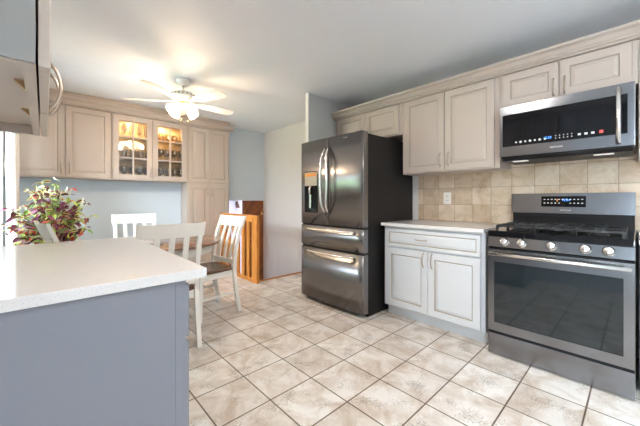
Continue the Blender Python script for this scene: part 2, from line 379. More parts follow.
# outside
g = MB(); g.box(-14, XL-.6, -6, 14, -.6, -.5); struct('ground', g, BOUNCE)
def hedge(y0, y1):
    mb = MB()
    for i in range(420):
        p = Vector((-5.2+random.uniform(-.45, .45), random.uniform(y0, y1), random.uniform(-.4, 1.6)))
        a = random.uniform(0, 6.28); e = random.uniform(-1, 1); d = Vector((math.cos(a)*math.cos(e), math.sin(a)*math.cos(e), math.sin(e)))*.16; n = d.orthogonal().normalized()*.09
        mb.add([p-d, p+n, p+d, p-n], [(0, 1, 2, 3)])
    for i in range(8):
        y = y0+(y1-y0)*(i+.5)/8; mb.tube([(-5.2, y, -.5), (-5.2, y+.1, .5), (-5.1, y, 1.2)], .04)
    return mb.build('hedge', HEDGE, fix=False)
tag(hedge(2.5, 9), 'green clipped hedge outside the dining window', 'hedge')

# ------------------------------------------------------------------ cabinet parts
SW = .058
CUR = PAINT
def door_rings(t=0.019): return [(0, -.001, 0), (0, -t+.003, 0), (.003, -t, 0), (SW, -t, 0), (SW+.004, -t+.007, 1), (SW+.010, -t+.007, 1), (SW+.032, -t+.001, 0), (SW+.034, -t+.001, 0)]
def cab_door(x0, x1, z0, z1, parent, split=None, name='door', sw=None):
    mb = MB(); t = .019
    if split is None:
        s_ = sw or SW
        mb.rings(x0, x1, z0, z1, [(0, -.001, 0), (0, -t+.003, 0), (.003, -t, 0), (s_, -t, 0), (s_+.0035, -t+.007, 1), (s_+.009, -t+.007, 1), (s_+.030, -t+.001, 0), (s_+.033, -t+.001, 0)])
        mb.box(x0+.002, x1-.002, -.003, -.001, z0+.002, z1-.002)
    else:
        zs = [z0]+split+[z1]
        mb.box(x0, x1, -t+.008, -.001, z0, z1)
        # stiles and rails
        mb.box(x0, x0+SW, -t, -t+.008, z0, z1); mb.box(x1-SW, x1, -t, -t+.008, z0, z1)
        edges = [z0, z0+SW]+[q for s in split for q in (s-SW/2, s+SW/2)]+[z1-SW, z1]
        for i in range(0, len(edges), 2): mb.box(x0+SW, x1-SW, -t, -t+.008, edges[i], edges[i+1])
        for i in range(1, len(edges)-1, 2):
            mb.rings(x0+SW, x1-SW, edges[i], edges[i+1], [(0, -t+.0075, 1), (.008, -t+.0075, 1), (.03, -t+.001, 0), (.033, -t+.001, 0)])
    return mb.build(name, [CUR, GLAZE], parent)
def pull(parent, x, z, L=.125, horiz=False, y=-.019):
    mb = MB(); pts = []
    for i in range(13):
        t = i/12; a = (t-.5)*L; off = .026*math.sin(PI*t)**.55
        pts.append((x+a, y-off-.001, z) if horiz else (x, y-off-.001, z+a))
    mb.tube(pts, [.0065 if (i in (0, 12)) else .0045 for i in range(13)], n=8)
    return mb.build('handle', NICKEL, parent)
def cabinet(name, label, cat, loc, rz, w_, d, h, doors, drawers=(), group=None, toe=0, z0=0.0, glass_top=False):
    global CUR
    CUR = PAINTU if name == 'wall_cabinet' else PAINT
    t = thing(name, label, cat, loc, rz, group)
    b = MB(); b.box(0, w_, 0, d, z0+toe, h, 0, .0015); b.build('body', [CUR], t)
    if toe:
        k = MB(); k.box(0.001, w_-.001, .062, d, z0+.0, z0+toe-.0005); k.build('toe_kick', PAINT, t)
    for (x0, x1, a, c_, hx, hz) in doors:
        dd = cab_door(x0, x1, a, c_, t)
        if hx is not None: pull(dd, hx, hz)
    for (x0, x1, a, c_, hx, hz) in drawers:
        dd = cab_door(x0, x1, a, c_, t, name='drawer', sw=.030); pull(dd, hx, hz, .11, True)
    return t

XF = 2.51
cabinet('base_cabinet', 'white two-door base cabinet with one drawer between fridge and range', 'cabinet', (XF, 1.735, 0), RW, .93, .627, .884,
        [(.03, .462, .115, .675, .425, .60), (.468, .90, .115, .675, .505, .60)], [(.03, .90, .69, .862, .40, .776)], toe=.10)
cabinet('base_cabinet', 'white base cabinet past the right side of the range, at the picture edge', 'cabinet', (XF, -.010, 0), RW, .70, .627, .884,
        [(.03, .345, .115, .675, .30, .60), (.351, .67, .115, .675, .395, .60)], [(.03, .67, .69, .862, .35, .776)], toe=.10)
def top(name, x0, x1, y0, y1, label):
    mb = MB(); mb.box(x0, x1, y0, y1, .885, .915, 0, .003); o = mb.build(name, QUARTZ); tag(o, label, 'countertop'); return o
top('countertop', 2.468, XR-.013, .805, 1.752, 'short pale countertop between the fridge and the range')
top('countertop', 2.468, XR-.013, -.72, -.006, 'pale countertop right of the range at the picture edge')
# uppers, right wall
XU = 2.81; DU = XR-XU-.001
cabinet('wall_cabinet', 'two-door wall cabinet over the short countertop, left of the microwave', 'cabinet', (XU, 1.712, 1.41), RW, .922, DU, .77,
        [(.025, .452, .012, .762, .415, .115), (.458, .885, .012, .762, .495, .115)])
cabinet('wall_cabinet', 'short two-door wall cabinet above the fridge', 'cabinet', (XU, 2.690, 1.845), RW, .975, DU, .335,
        [(.03, .478, .012, .327, .435, .075), (.484, .935, .012, .327, .525, .075)])
cabinet('wall_cabinet', 'short two-door wall cabinet above the microwave', 'cabinet', (XU, .787, 1.895), RW, .790, DU, .285,
        [(.02, .388, .008, .277, .358, .09), (.394, .765, .008, .277, .424, .09)])
cabinet('wall_cabinet', 'wall cabinet right of the microwave, at the picture edge', 'cabinet', (XU, -.006, 1.41), RW, .66, DU, .77,
        [(.02, .325, .012, .762, .29, .115), (.331, .64, .012, .762, .366, .115)])
# crown, right wall
mb = MB()
prof = [(XU-.0195, 2.181), (XU-.024, 2.183), (XU-.03, 2.192), (XU-.045, 2.195), (XU-.045, 2.212), (XU-.053, 2.214), (XU-.072, 2.236), (XU-.098, 2.246), (XU-.100, 2.262), (XU+.02, 2.262), (XU+.02, 2.181)]
mb.prism(prof, 'y', -.66, 2.710)
for x, z in ((XU-.047, 2.206), (XU-.092, 2.246)): pass
cr = mb.build('crown_moulding', [PAINTU]); tag(cr, 'stepped crown moulding along the tops of the right wall cabinets', 'moulding')

# ---- dining nook cabinets
YF = 4.67; DB = YB-YF-.001
cabinet('wall_cabinet', 'two-door solid wall cabinet over the dining nook, left of the glass doors', 'cabinet', (XL+.002, YF, 1.405), 0, .971, DB, .875,
        [(.025, .508, .012, .862, .475, .12), (.518, .958, .012, .862, .555, .12)])
# glass-door cabinet
GX0, GX1 = .645, 1.590
gc = thing('glass_door_cabinet', 'wall cabinet with two glazed doors full of glassware', 'cabinet', (GX0, YF, 1.405))
W = GX1-GX0; H_ = .875
CUR = PAINTU
b = MB(); b.box(0, .018, 0, DB, 0, H_); b.box(W-.018, W, 0, DB, 0, H_); b.box(.018, W-.018, 0, DB, 0, .02); b.box(.018, W-.018, 0, DB, H_-.02, H_); b.box(W/2-.02, W/2+.02, 0, .02, .02, H_-.02)
b.build('body', PAINTU, gc)
b = MB(); b.box(.019, W-.019, DB-.01, DB-.001, .021, H_-.021); b.build('back_panel', CABIN, gc)
SHELFG = thin_glass('glass_shelf', (.93, .95, .92), .04)
for zz in (.305, .585):
    b = MB(); b.box(.019, W-.019, .024, DB-.011, zz-.008, zz); b.build('shelf', SHELFG, gc)
for (x0, x1, hx) in ((.012, W/2-.003, W/2-.03), (W/2+.003, W-.012, W/2+.03)):
    d = MB(); t = .019; s_ = .065
    d.box(x0, x0+s_, -t, -.001, .012, .862); d.box(x1-s_, x1, -t, -.001, .012, .862); d.box(x0+s_, x1-s_, -t, -.001, .012, .012+s_); d.box(x0+s_, x1-s_, -t, -.001, .862-s_, .862)
    do = d.build('door', PAINTU, gc)
    mu = MB(); xm = (x0+x1)/2; mu.box(xm-.009, xm+.009, -t+.002, -.003, .012+s_, .862-s_)
    for zz in (.305, .585): mu.box(x0+s_, x1-s_, -t+.003, -.004, zz-.012, zz+.006)
    mu.build('muntin', PAINTU, do)
    gp = MB(); gp.box(x0+s_-.002, x1-s_+.002, -.0025, -.001, .012+s_-.002, .862-s_+.002); gp.build('glass_pane', GLASS, do)
    pull(do, hx, .12)
for cx in (W*.27, W*.73):
    ar = area('cabinet_fill_light', (GX0+cx, YF+.14, 1.405+H_-.028), (0, 0, 0), .05, .05, 3.0, (1.0, .74, .44))  # lights added to brighten the shelves and glassware
    pk = MB().lathe([(0, 0), (.03, 0), (.03, .006), (0, .006)], (cx, .14, H_-.0265), n=16).build('added_puck', TRIM, gc)
# glassware
def wine_mb():
    return MB().lathe([(0.0, 0), (.032, .001), (.030, .004), (.005, .008), (.004, .07), (.012, .078), (.030, .10), (.036, .13), (.033, .165), (.030, .18)], n=14)
def tumbler_mb(): return MB().lathe([(0.0, 0), (.028, .001), (.030, .01), (.036, .12)], n=14)
def flute_mb(): return MB().lathe([(0.0, 0), (.03, .001), (.005, .006), (.004, .06), (.02, .08), (.026, .13), (.022, .20)], n=14)
def solid_top(mb): return mb
protos = {}
def glassware(kind, x, y, z, label, group):
    if kind not in protos:
        nm, fn, m = {'wine': ('wine_glass', wine_mb, WINE), 'tumbler': ('drinking_tumbler', tumbler_mb, WINE), 'flute': ('champagne_flute', flute_mb, WINE), 'amber': ('amber_tumbler', tumbler_mb, WINEY)}[kind]
        mb = fn(); mb.f[-1:] = [mb.f[-1]]; mb.f.pop(); mb.m.pop(); mb.sm.pop()
        o = mb.build(nm, m, fix=False); protos[kind] = o
    else: o = protos[kind].copy(); C.objects.link(o)
    o.location = (x, y, z); o['label'] = label; o['category'] = 'glass'; o['group'] = group
shelves = [(1.405+.0205, 'lowest shelf', ('wine', 'wine')), (1.405+.3055, 'middle shelf', ('tumbler', 'wine')), (1.405+.5855, 'top shelf', ('flute', 'amber'))]
for z, nm, kinds in shelves:
    for side, (a, b_) in enumerate(((.71, 1.08), (1.16, 1.53))):
        sd = ('left', 'right')[side]; kd = kinds[side]
        kn = {'wine': 'stemmed wine glass', 'tumbler': 'clear straight tumbler', 'flute': 'slim stemmed flute', 'amber': 'amber tinted tumbler'}[kd]
        for row, yy in ((0, YF+.085), (1, YF+.185)):
            for i in range(5):
                x = a+(b_-a)*i/4
                glassware(kd, x, yy+random.uniform(-.008, .008), z, '%s, %s row on the %s behind the %s glazed door' % (kn, ('front', 'back')[row], nm, sd), '%ss on the %s, %s door' % (kn, nm, sd))
# pantry
PX0, PX1 = 1.592, 2.268
pn = thing('pantry_cabinet', 'tall four-door pantry cabinet in the back corner beside the stairs', 'cabinet', (PX0, YF, 0))
PWd = PX1-PX0
b = MB(); b.box(0, PWd, 0, DB, .09, 2.28, 0, .0015); b.build('body', PAINTU, pn)
b = MB(); b.box(.001, PWd-.001, .05, DB, 0, .0895); b.build('toe_kick', PAINTU, pn)
for (x0, x1, hx) in ((.020, PWd/2-.002, PWd/2-.035), (PWd/2+.002, PWd-.020, PWd/2+.035)):
    d = cab_door(x0, x1, 1.412, 2.268, pn); pull(d, hx, 1.53)
    d = cab_door(x0, x1, .11, 1.388, pn, split=[.75]); pull(d, hx, 1.27)
# nook crown with dentils
mb = MB()
prof = [(YF-.0195, 2.282), (YF-.024, 2.282), (YF-.028, 2.305), (YF-.035, 2.31), (YF-.04, 2.322), (YF-.065, 2.345), (YF-.085, 2.352), (YF-.088, 2.368), (YF-.027, 2.368), (YF-.027, 2.339), (YF+.02, 2.339), (YF+.02, 2.282)]
mb.prism(prof, 'x', XL+.003, 2.33)
cr = mb.build('crown_moulding', [PAINTU]); tag(cr, 'crown moulding with a dentil row above the dining nook cabinets', 'moulding')
mb = MB(); x = XL+.01
while x < 2.31: mb.box(x, x+.013, YF-.034, YF-.0285, 2.286, 2.302); x += .026
mb.build('dentil_row', [GLAZE], cr)

CUR = PAINT
# ---- near left: base cabinet run with countertop, wall cabinet above
bc = thing('base_cabinet', 'shaded base cabinet under the near left countertop, plain end panel facing', 'cabinet', (.335, 1.005, 0), PI/2)
b = MB(); b.box(0, 1.06, 0, .655, .10, .884); SHADEDP = mat('shaded_cabinet_paint', (.235, .24, .28), .45); CUR = SHADEDP; b.build('body', SHADEDP, bc)  # cabinet paint darkened to blue-grey, carrying the shade in its colour
b = MB(); b.box(-.006, -.0005, 0.03, .655, 0.0, .884); b.build('end_panel', SHADEDP, bc)
b = MB(); b.box(-.007, -.0005, -.001, .0295, 0.0, .884); b.build('corner_stile', SHADEDP, bc)
b = MB(); b.box(0, 1.06, .06, .655, 0, .0995); b.build('toe_kick', SHADEDP, bc)
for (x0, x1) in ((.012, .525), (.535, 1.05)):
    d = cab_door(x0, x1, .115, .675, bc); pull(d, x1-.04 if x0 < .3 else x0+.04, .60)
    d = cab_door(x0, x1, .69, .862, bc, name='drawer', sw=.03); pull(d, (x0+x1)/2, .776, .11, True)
mb = MB(); mb.box(XL+.001, .396, .976, 2.11, .885, .915, 0, .003); tag(mb.build('countertop', QUARTZ), 'speckled white quartz countertop in the left foreground', 'countertop')
uc = thing('wall_cabinet', 'shaded wall cabinet seen from below at the upper left corner, door edge on', 'cabinet', (-.012, .79, 1.40), PI/2)
b = MB(); UW = .865; UD = -.012-XL-.002
b.box(0, .018, 0, UD, 0, .98); b.box(UW-.018, UW, 0, UD, 0, .98); b.box(.018, UW-.018, 0, UD, .035, .05); b.box(.018, UW-.018, 0, UD, .96, .98); b.box(.018, UW-.018, 0, .02, 0, .045); b.box(.018, UW-.018, 0, .02, .93, .96); b.box(.018, UW-.018, UD-.015, UD, 0, .96)
b.build('body', PAINTU, uc)
b = MB(); b.box(-.005, -.0005, .0, UD, 0.002, .98); b.build('end_panel', mat('shaded_side_panel', (.27, .26, .25), .5), uc)  # shade of this side put into its grey colour
for x in (.24, .55):
    b = MB(); b.prism([(.020, .034), (.042, .034), (.020, .012)], 'x', x, x+.022); b.build('corner_block', PINE, uc)
for x0, x1, hx in ((.002, UW/2-.003, UW/2-.045), (UW/2+.003, UW-.002, UW/2+.045)):
    d = MB(); d.rings(x0, x1, .0, .97, [(0, -.004, 0), (0, -.020, 0), (.003, -.022, 0), (SW, -.022, 0), (SW+.004, -.015, 1), (SW+.01, -.015, 1), (SW+.032, -.021, 0), (SW+.034, -.021, 0)]); d.box(x0+.001, x1-.001, -.006, -.004, .001, .969)
    do = d.build('door', [PAINTU, GLAZE], uc); pull(do, hx, .075, .13, y=-.022)

# ------------------------------------------------------------------ fridge
fr = thing('refrigerator', 'black stainless french door refrigerator with two lower drawers', 'refrigerator', (2.275, 2.695, 0), RW)
FW = .925
b = MB(); b.box(.004, FW-.004, 0.01, .845, .03, 1.785, 0, .004); b.build('body', BLACK, fr)
b = MB(); b.box(.02, FW-.02, .03, .80, 0.0, .0295); b.build('base', BLACK, fr)
def bulge(x): u = (x-FW/2)/(FW/2); return -.062-.020*(1-u*u)
def fdoor(x0, x1, z0, z1, name, m=STEEL, n=14, hole=None):
    mb = MB(); xs = [x0+(x1-x0)*i/n for i in range(n+1)]
    front = [(x, bulge(x)) for x in xs]
    e = .006
    poly = [(x0, .008), (x0, front[0][1]+e)]+[(x0+e*.3, front[0][1]+e*.3)]+[(x, y) for x, y in front[1:-1]]+[(x1-e*.3, front[-1][1]+e*.3), (x1, front[-1][1]+e), (x1, .008)]
    mb.prism(poly, 'z', z0, z1)
    o = mb.build(name, m, fr)
    me = o.data
    for p in me.polygons:
        if abs(p.normal.z) < .5 and p.normal.y < -.8: p.use_smooth = True
    return o
dl = fdoor(0, FW/2-.003, .875, 1.80, 'door'); dr_ = fdoor(FW/2+.003, FW, .875, 1.80, 'door')
dm = fdoor(0, FW, .632, .856, 'drawer'); db = fdoor(0, FW, .045, .610, 'drawer')
b = MB(); b.box(.003, FW-.003, -.04, .009, .610, .878); b.build('gasket', DARK, fr)
b = MB(); b.box(.05, .13, -.03, .06, 1.801, 1.815, 0, .004); b.box(FW-.13, FW-.05, -.03, .06, 1.801, 1.815, 0, .004); b.build('hinge_cover', BLACK, fr)
# vertical door handles, bowed towards and away from the seam
for sg, par in ((-1, dl), (1, dr_)):
    pts = []; 
    for i in range(17):
        t = i/16; s = math.sin(PI*t)
        pts.append((FW/2+sg*(.020+.030*s), bulge(FW/2)-.006-.058*min(1, s*2.2), .985+.715*t))
    mb = MB(); mb.tube(pts, [.009 if i in (0, 16) else .0125 for i in range(17)], n=10); mb.build('handle', CHROME, par)
for z, par in ((.825, dm), (.578, db)):
    pts = []
    for i in range(17):
        t = i/16; x = .12+.70*t; s = min(1, math.sin(PI*t)*3)
        pts.append((x, bulge(x)-.006-.036*s-.012*math.sin(PI*t), z))
    mb = MB(); mb.tube(pts, [.0105]*17, n=10); mb.build('handle', CHROME, par)
# dispenser in left door
ds = MB(); y = bulge(.2)
def pbox(mb, x0, x1, z0, z1, dy0, dy1, mi=0):
    # panel following the door curve
    n = 6
    for i in range(n):
        a = x0+(x1-x0)*i/n; c_ = x0+(x1-x0)*(i+1)/n
        ya, yc = bulge(a), bulge(c_)
        mb.add([(a, ya+dy0, z0), (c_, yc+dy0, z0), (c_, yc+dy0, z1), (a, ya+dy0, z1), (a, ya+dy1, z0), (c_, yc+dy1, z0), (c_, yc+dy1, z1), (a, ya+dy1, z1)],
               [(0, 1, 2, 3), (4, 7, 6, 5), (0, 4, 5, 1), (3, 2, 6, 7), (0, 3, 7, 4), (1, 5, 6, 2)], mi)
pbox(ds, .07, .30, 1.00, 1.46, .004, -.003); dso = ds.build('dispenser', BGLASS, dl)
ds = MB(); pbox(ds, .078, .292, 1.30, 1.45, -.003, -.005); ds.build('dispenser_panel', mat('silver_panel', (.62, .55, .46), .3, metal=.8), dl)
ds = MB(); pbox(ds, .085, .28, 1.405, 1.44, -.0052, -.0056); ds.build('dispenser_buttons', AMB, dl)
ds = MB(); ds.tube([(.19, y-.008, 1.295), (.19, y-.022, 1.26), (.19, y-.02, 1.20)], .014); ds.box(.175, .205, y-.018, y-.006, 1.05, 1.20, 0, .003); ds.build('dispenser_lever', CHROME, dl)
text_mb('SAMSUNG', .016, TM(.70, bulge(.70)-.0006, 1.765)).build('logo', ICON, fr)

# ------------------------------------------------------------------ range
rg = thing('gas_range', 'stainless gas range with black oven glass and five knobs', 'range', (2.455, .760, 0), RW)
GW = .752
b = MB(); b.box(0.002, GW-.002, 0.001, .655, .03, .872); b.build('body', BLACK, rg)
b = MB(); b.box(.03, GW-.03, .03, .63, 0, .0295); b.build('base', BLACK, rg)
b = MB(); b.box(0, GW, -.028, 0, .012, .163, 0, .003); b.build('drawer', STEEL2, rg)
b = MB(); b.box(.002, GW-.002, -.02, 0, .163, .785); b.build('gap_seal', DARK, rg)
# oven door frame with window
dx0, dx1, dz0, dz1 = .042, .706, .245, .690
b = MB(); b.box(0, dx0, -.035, -.0205, .183, .782); b.box(dx1, GW, -.035, -.0205, .183, .782); b.box(dx0, dx1, -.035, -.0205, .183, dz0); b.box(dx0, dx1, -.035, -.0205, dz1, .782)
od = b.build('oven_door', STEEL2, rg)
b = MB(); b.box(dx0, dx1, -.031, -.024, dz0, dz1); b.build('window_glass', OGLASS, od)
b = MB(); b.tube([(.012, -.085, .752), (GW-.012, -.085, .752)], .0125, n=12)
for x in (.03, GW-.03): b.box(x-.012, x+.012, -.08, -.034, .742, .762, 0, .002)
b.build('handle', CHROME, od)
b = MB(); b.prism([(0, .800), (-.040, .800), (-.022, .871), (0, .871)], 'x', 0, GW); b.build('control_panel', STEEL2, rg)
for i, x in enumerate((.108, .212, .377, .542, .645)):
    M = Matrix.Translation((x, -.033, .838)) @ Matrix.Rotation(R(76), 4, 'X')
    mb = MB(); mb.lathe([(.030, 0), (.030, .006), (.024, .008), (.0235, .030), (.021, .034), (0, .0345)], n=24, M=M)
    kn = mb.build('knob', CHROME, rg)
    mb = MB(); mb.obox(M @ Matrix.Translation((0, 0, .038)), .010, .040, .010, 0, .002); mb.build('knob_grip', CHROME, kn)
# cooktop
b = MB(); b.box(0, GW, -.030, .60, .8725, .915, 0, .006); b.build('cooktop', BGLASS, rg)
for (x, y) in ((.16, .15), (.16, .43), (.376, .29), (.59, .15), (.59, .43)):
    mb = MB(); mb.lathe([(.05, .915), (.05, .922), (.036, .924), (.034, .934), (.0, .935)], (x, y, 0), n=20); mb.build('burner', IRON, rg)
def grate(x0, x1):
    mb = MB(); z = .948; h = .014; y0, y1 = .02, .56
    for x in (x0, x1): mb.beam((x, y0, z), (x, y1, z), .012, h, up=(0, 0, 1))
    for y in (y0, y1): mb.beam((x0, y, z), (x1, y, z), .012, h, up=(0, 0, 1))
    mb.beam((x0, .29, z), (x1, .29, z), .012, h, up=(0, 0, 1))
    xm = (x0+x1)/2
    mb.beam((xm, y0, z+.004), (xm, y1, z+.004), .010, h, up=(0, 0, 1))
    for yc in (.155, .425):
        mb.beam((x0, yc, z+.004), (x1, yc, z+.004), .010, h, up=(0, 0, 1))
        for s in (-1, 1): mb.beam((xm+s*.03, yc-.03, z+.004), (x0 if s < 0 else x1, yc-.12, z+.004), .009, h, up=(0, 0, 1)); mb.beam((xm+s*.03, yc+.03, z+.004), (x0 if s < 0 else x1, yc+.12, z+.004), .009, h, up=(0, 0, 1))
    for x in (x0, x1):
        for y in (y0+.006, .29, y1-.006): mb.box(x-.008, x+.008, y-.008, y+.008, .915, z)
    return mb.build('grate', IRON, rg)
grate(.045, .262); grate(.270, .482); grate(.490, .707)
# back guard
b = MB(); b.box(0.004, GW-.004, .601, .655, .872, 1.03); b.build('rear_vent', BLACK, rg)
b = MB(); b.box(.02, GW-.02, .585, .6005, 1.005, 1.028)
b.build('vent_trim', DARK, rg)
b = MB(); b.prism([(.570, 1.032), (.590, 1.195), (.655, 1.195), (.655, 1.032)], 'x', 0, GW); bgd = b.build('back_guard', STEEL2, rg)
def on_guard(x, z, off=.001): # point on sloped guard face
    return (x, .570+(z-1.032)/.163*.02-off, z)
RG = R(90-7)
M = Matrix.Translation(on_guard(.352, 1.128, .0015)) @ Matrix.Rotation(R(-7), 4, 'X')
mb = MB(); mb.obox(M, .278, .002, .086); mb.build('display', BGLASS, bgd)
mb = MB()
for r_ in range(2):
    for q in range(11):
        if q in (5, 6) and r_ == 1: continue
        xx = .235+q*.0235; zz = 1.145-.03*r_
        mb.obox(Matrix.Translation(on_guard(xx, zz, .0035)) @ Matrix.Rotation(R(-7), 4, 'X'), .011, .001, .006)
mb.build('display_buttons', ICON, bgd)
TMG = Matrix.Translation(on_guard(.372, 1.140, .0036)) @ Matrix.Rotation(R(83), 4, 'X')
text_mb('12:24', .024, TMG).build('clock_digits', LED, bgd)
mb = MB(); mb.obox(Matrix.Translation(on_guard(.318, 1.138, .0036)) @ Matrix.Rotation(R(-7), 4, 'X'), .010, .001, .020); mb.build('burner_icon', AMB, bgd)
text_mb('SAMSUNG', .015, Matrix.Translation(on_guard(.37, 1.058, .001)) @ Matrix.Rotation(R(83), 4, 'X')).build('logo', ICON, bgd)

# ------------------------------------------------------------------ microwave
mw = thing('microwave', 'stainless over-the-range microwave with black glass door', 'microwave', (2.715, .757, 1.475), RW)
MWd = .748; MH = .408
b = MB(); b.box(0.002, MWd-.002, .001, XR-2.715-.013, 0.0, MH-.002); b.build('body', BLACK, mw)
b = MB(); b.box(0, MWd, -.035, 0, .008, MH-.003, 0, .004); md = b.build('door', STEEL2, mw)
b = MB(); b.box(.022, .715, -.0375, -.0352, .085, .335); b.build('door_glass', BGLASS, md)
b = MB(); b.tube([(.675, -.075, .025), (.675, -.075, .375)], .0125, n=12)
for z in (.045, .355): b.box(.665, .685, -.07, -.035, z-.01, z+.01)
b.build('handle', CHROME, md)
mb = MB()
for q in range(7):
    x = .115+q*.030; zc = .112
    mb.lathe([(.004, 0), (.0085, 0), (.0085, .0005), (.004, .0005)], n=10, M=Matrix.Translation((x, -.0376, zc)) @ Matrix.Rotation(PI/2, 4, 'X') @ Matrix.Scale(1 if q % 2 else .8, 4))
for q in range(5):
    for r_ in range(2): mb.box(.355+q*.022, .361+q*.022, -.0382, -.0377, .105+r_*.018, .111+r_*.018)
for q in range(3): mb.box(.478+q*.034, .494+q*.034, -.0382, -.0377, .108, .122)
mb.build('button_icons', ICON, md)
mb = MB(); mb.box(.585, .605, -.0382, -.0377, .106, .126); mb.build('stop_icon', REDI, md)
text_mb('12:23', .022, TM(.31, -.0378, .118)).build('clock_digits', LED, md)
text_mb('SAMSUNG', .016, TM(.362, -.0356, .046)).build('logo', ICON, md)
b = MB(); b.prism([(.0, -.0005), (.02, -.022), (.36, -.022), (.40, -.0005)], 'x', .01, MWd-.01); b.build('vent_hood', BLACK, mw)
for x in (.12, .60):
    b = MB(); b.box(x-.05, x+.05, .05, .10, -.026, -.0225); b.build('lamp_lens', mat('lamp_lens', (.8, .8, .78), .3, emit=(1, .93, .85), es=.35), mw)

# outlet
ot = MB(); ot.box(XR-.018, XR-.0125, 1.333, 1.413, 1.095, 1.22, 0, .0015); ou = tag(ot.build('electrical_outlet', PLATE), 'cream duplex outlet on the tiled backsplash', 'outlet')
for z in (1.135, 1.18):
    mb = MB(); mb.box(XR-.0200, XR-.0181, 1.358, 1.388, z-.014, z+.014, 0, .0008); so = mb.build('socket', PLATE, ou)
    mb = MB(); mb.box(XR-.0208, XR-.0201, 1.364, 1.367, z-.006, z+.008); mb.box(XR-.0208, XR-.0201, 1.378, 1.381, z-.006, z+.008); mb.build('slots', DARK, so)

# ------------------------------------------------------------------ stair railing
rl = thing('stair_railing', 'orange oak slatted railing at the stair edge behind the chair', 'railing', (2.13, 3.52, 0))
def bpart(name, x0, x1, y0, y1, z0, z1):
    mb = MB(); mb.box(x0, x1, y0, y1, z0, z1, 0, .003); return mb.build(name, OAK, rl)
bpart('end_post', -.022, .022, 0, .135, 0, .925)
bpart('post', -.022, .022, 1.07, 1.13, 0, .93)
bpart('top_rail', -.020, .020, .1355, 1.07, .835, .93)
bpart('bottom_rail', -.018, .018, .1355, 1.07, .0, .045)
y = .225
while y < .99:
    bpart('slat', -.012, .012, y, y+.070, .0455, .8345); y += .147

# ------------------------------------------------------------------ table
tb = thing('dining_table', 'round dining table with dark wood top and white base', 'table', (.80, 3.10, 0))
mb = MB(); mb.lathe([(0, .722), (.535, .722), (.555, .727), (.56, .736), (.555, .746), (.545, .75), (0, .75)], n=56); mb.build('tabletop', wood_mat('table_wood', (.13, .07, .045), (.27, .15, .10), (6, 1, 6), .18), tb)
mb = MB(); mb.lathe([(.455, .64), (.475, .64), (.475, .7215), (.455, .7215)], n=56); mb.build('apron', WHITEP, tb)
mb = MB(); mb.lathe([(.05, .12), (.075, .16), (.06, .22), (.045, .30), (.07, .42), (.075, .50), (.05, .58), (.06, .66), (.12, .70), (.12, .7215)], n=24); mb.build('pedestal', WHITEP, tb)
for a in range(4):
    an = PI/4+a*PI/2; c_, s_ = math.cos(an), math.sin(an)
    mb = MB(); mb.beam((c_*.04, s_*.04, .19), (c_*.20, s_*.20, .12), .05, .06, bev=.005, up=(-s_, c_, 0)); mb.beam((c_*.18, s_*.18, .14), (c_*.37, s_*.37, .028), .045, .05, bev=.005, up=(-s_, c_, 0)); mb.build('foot', WHITEP, tb)

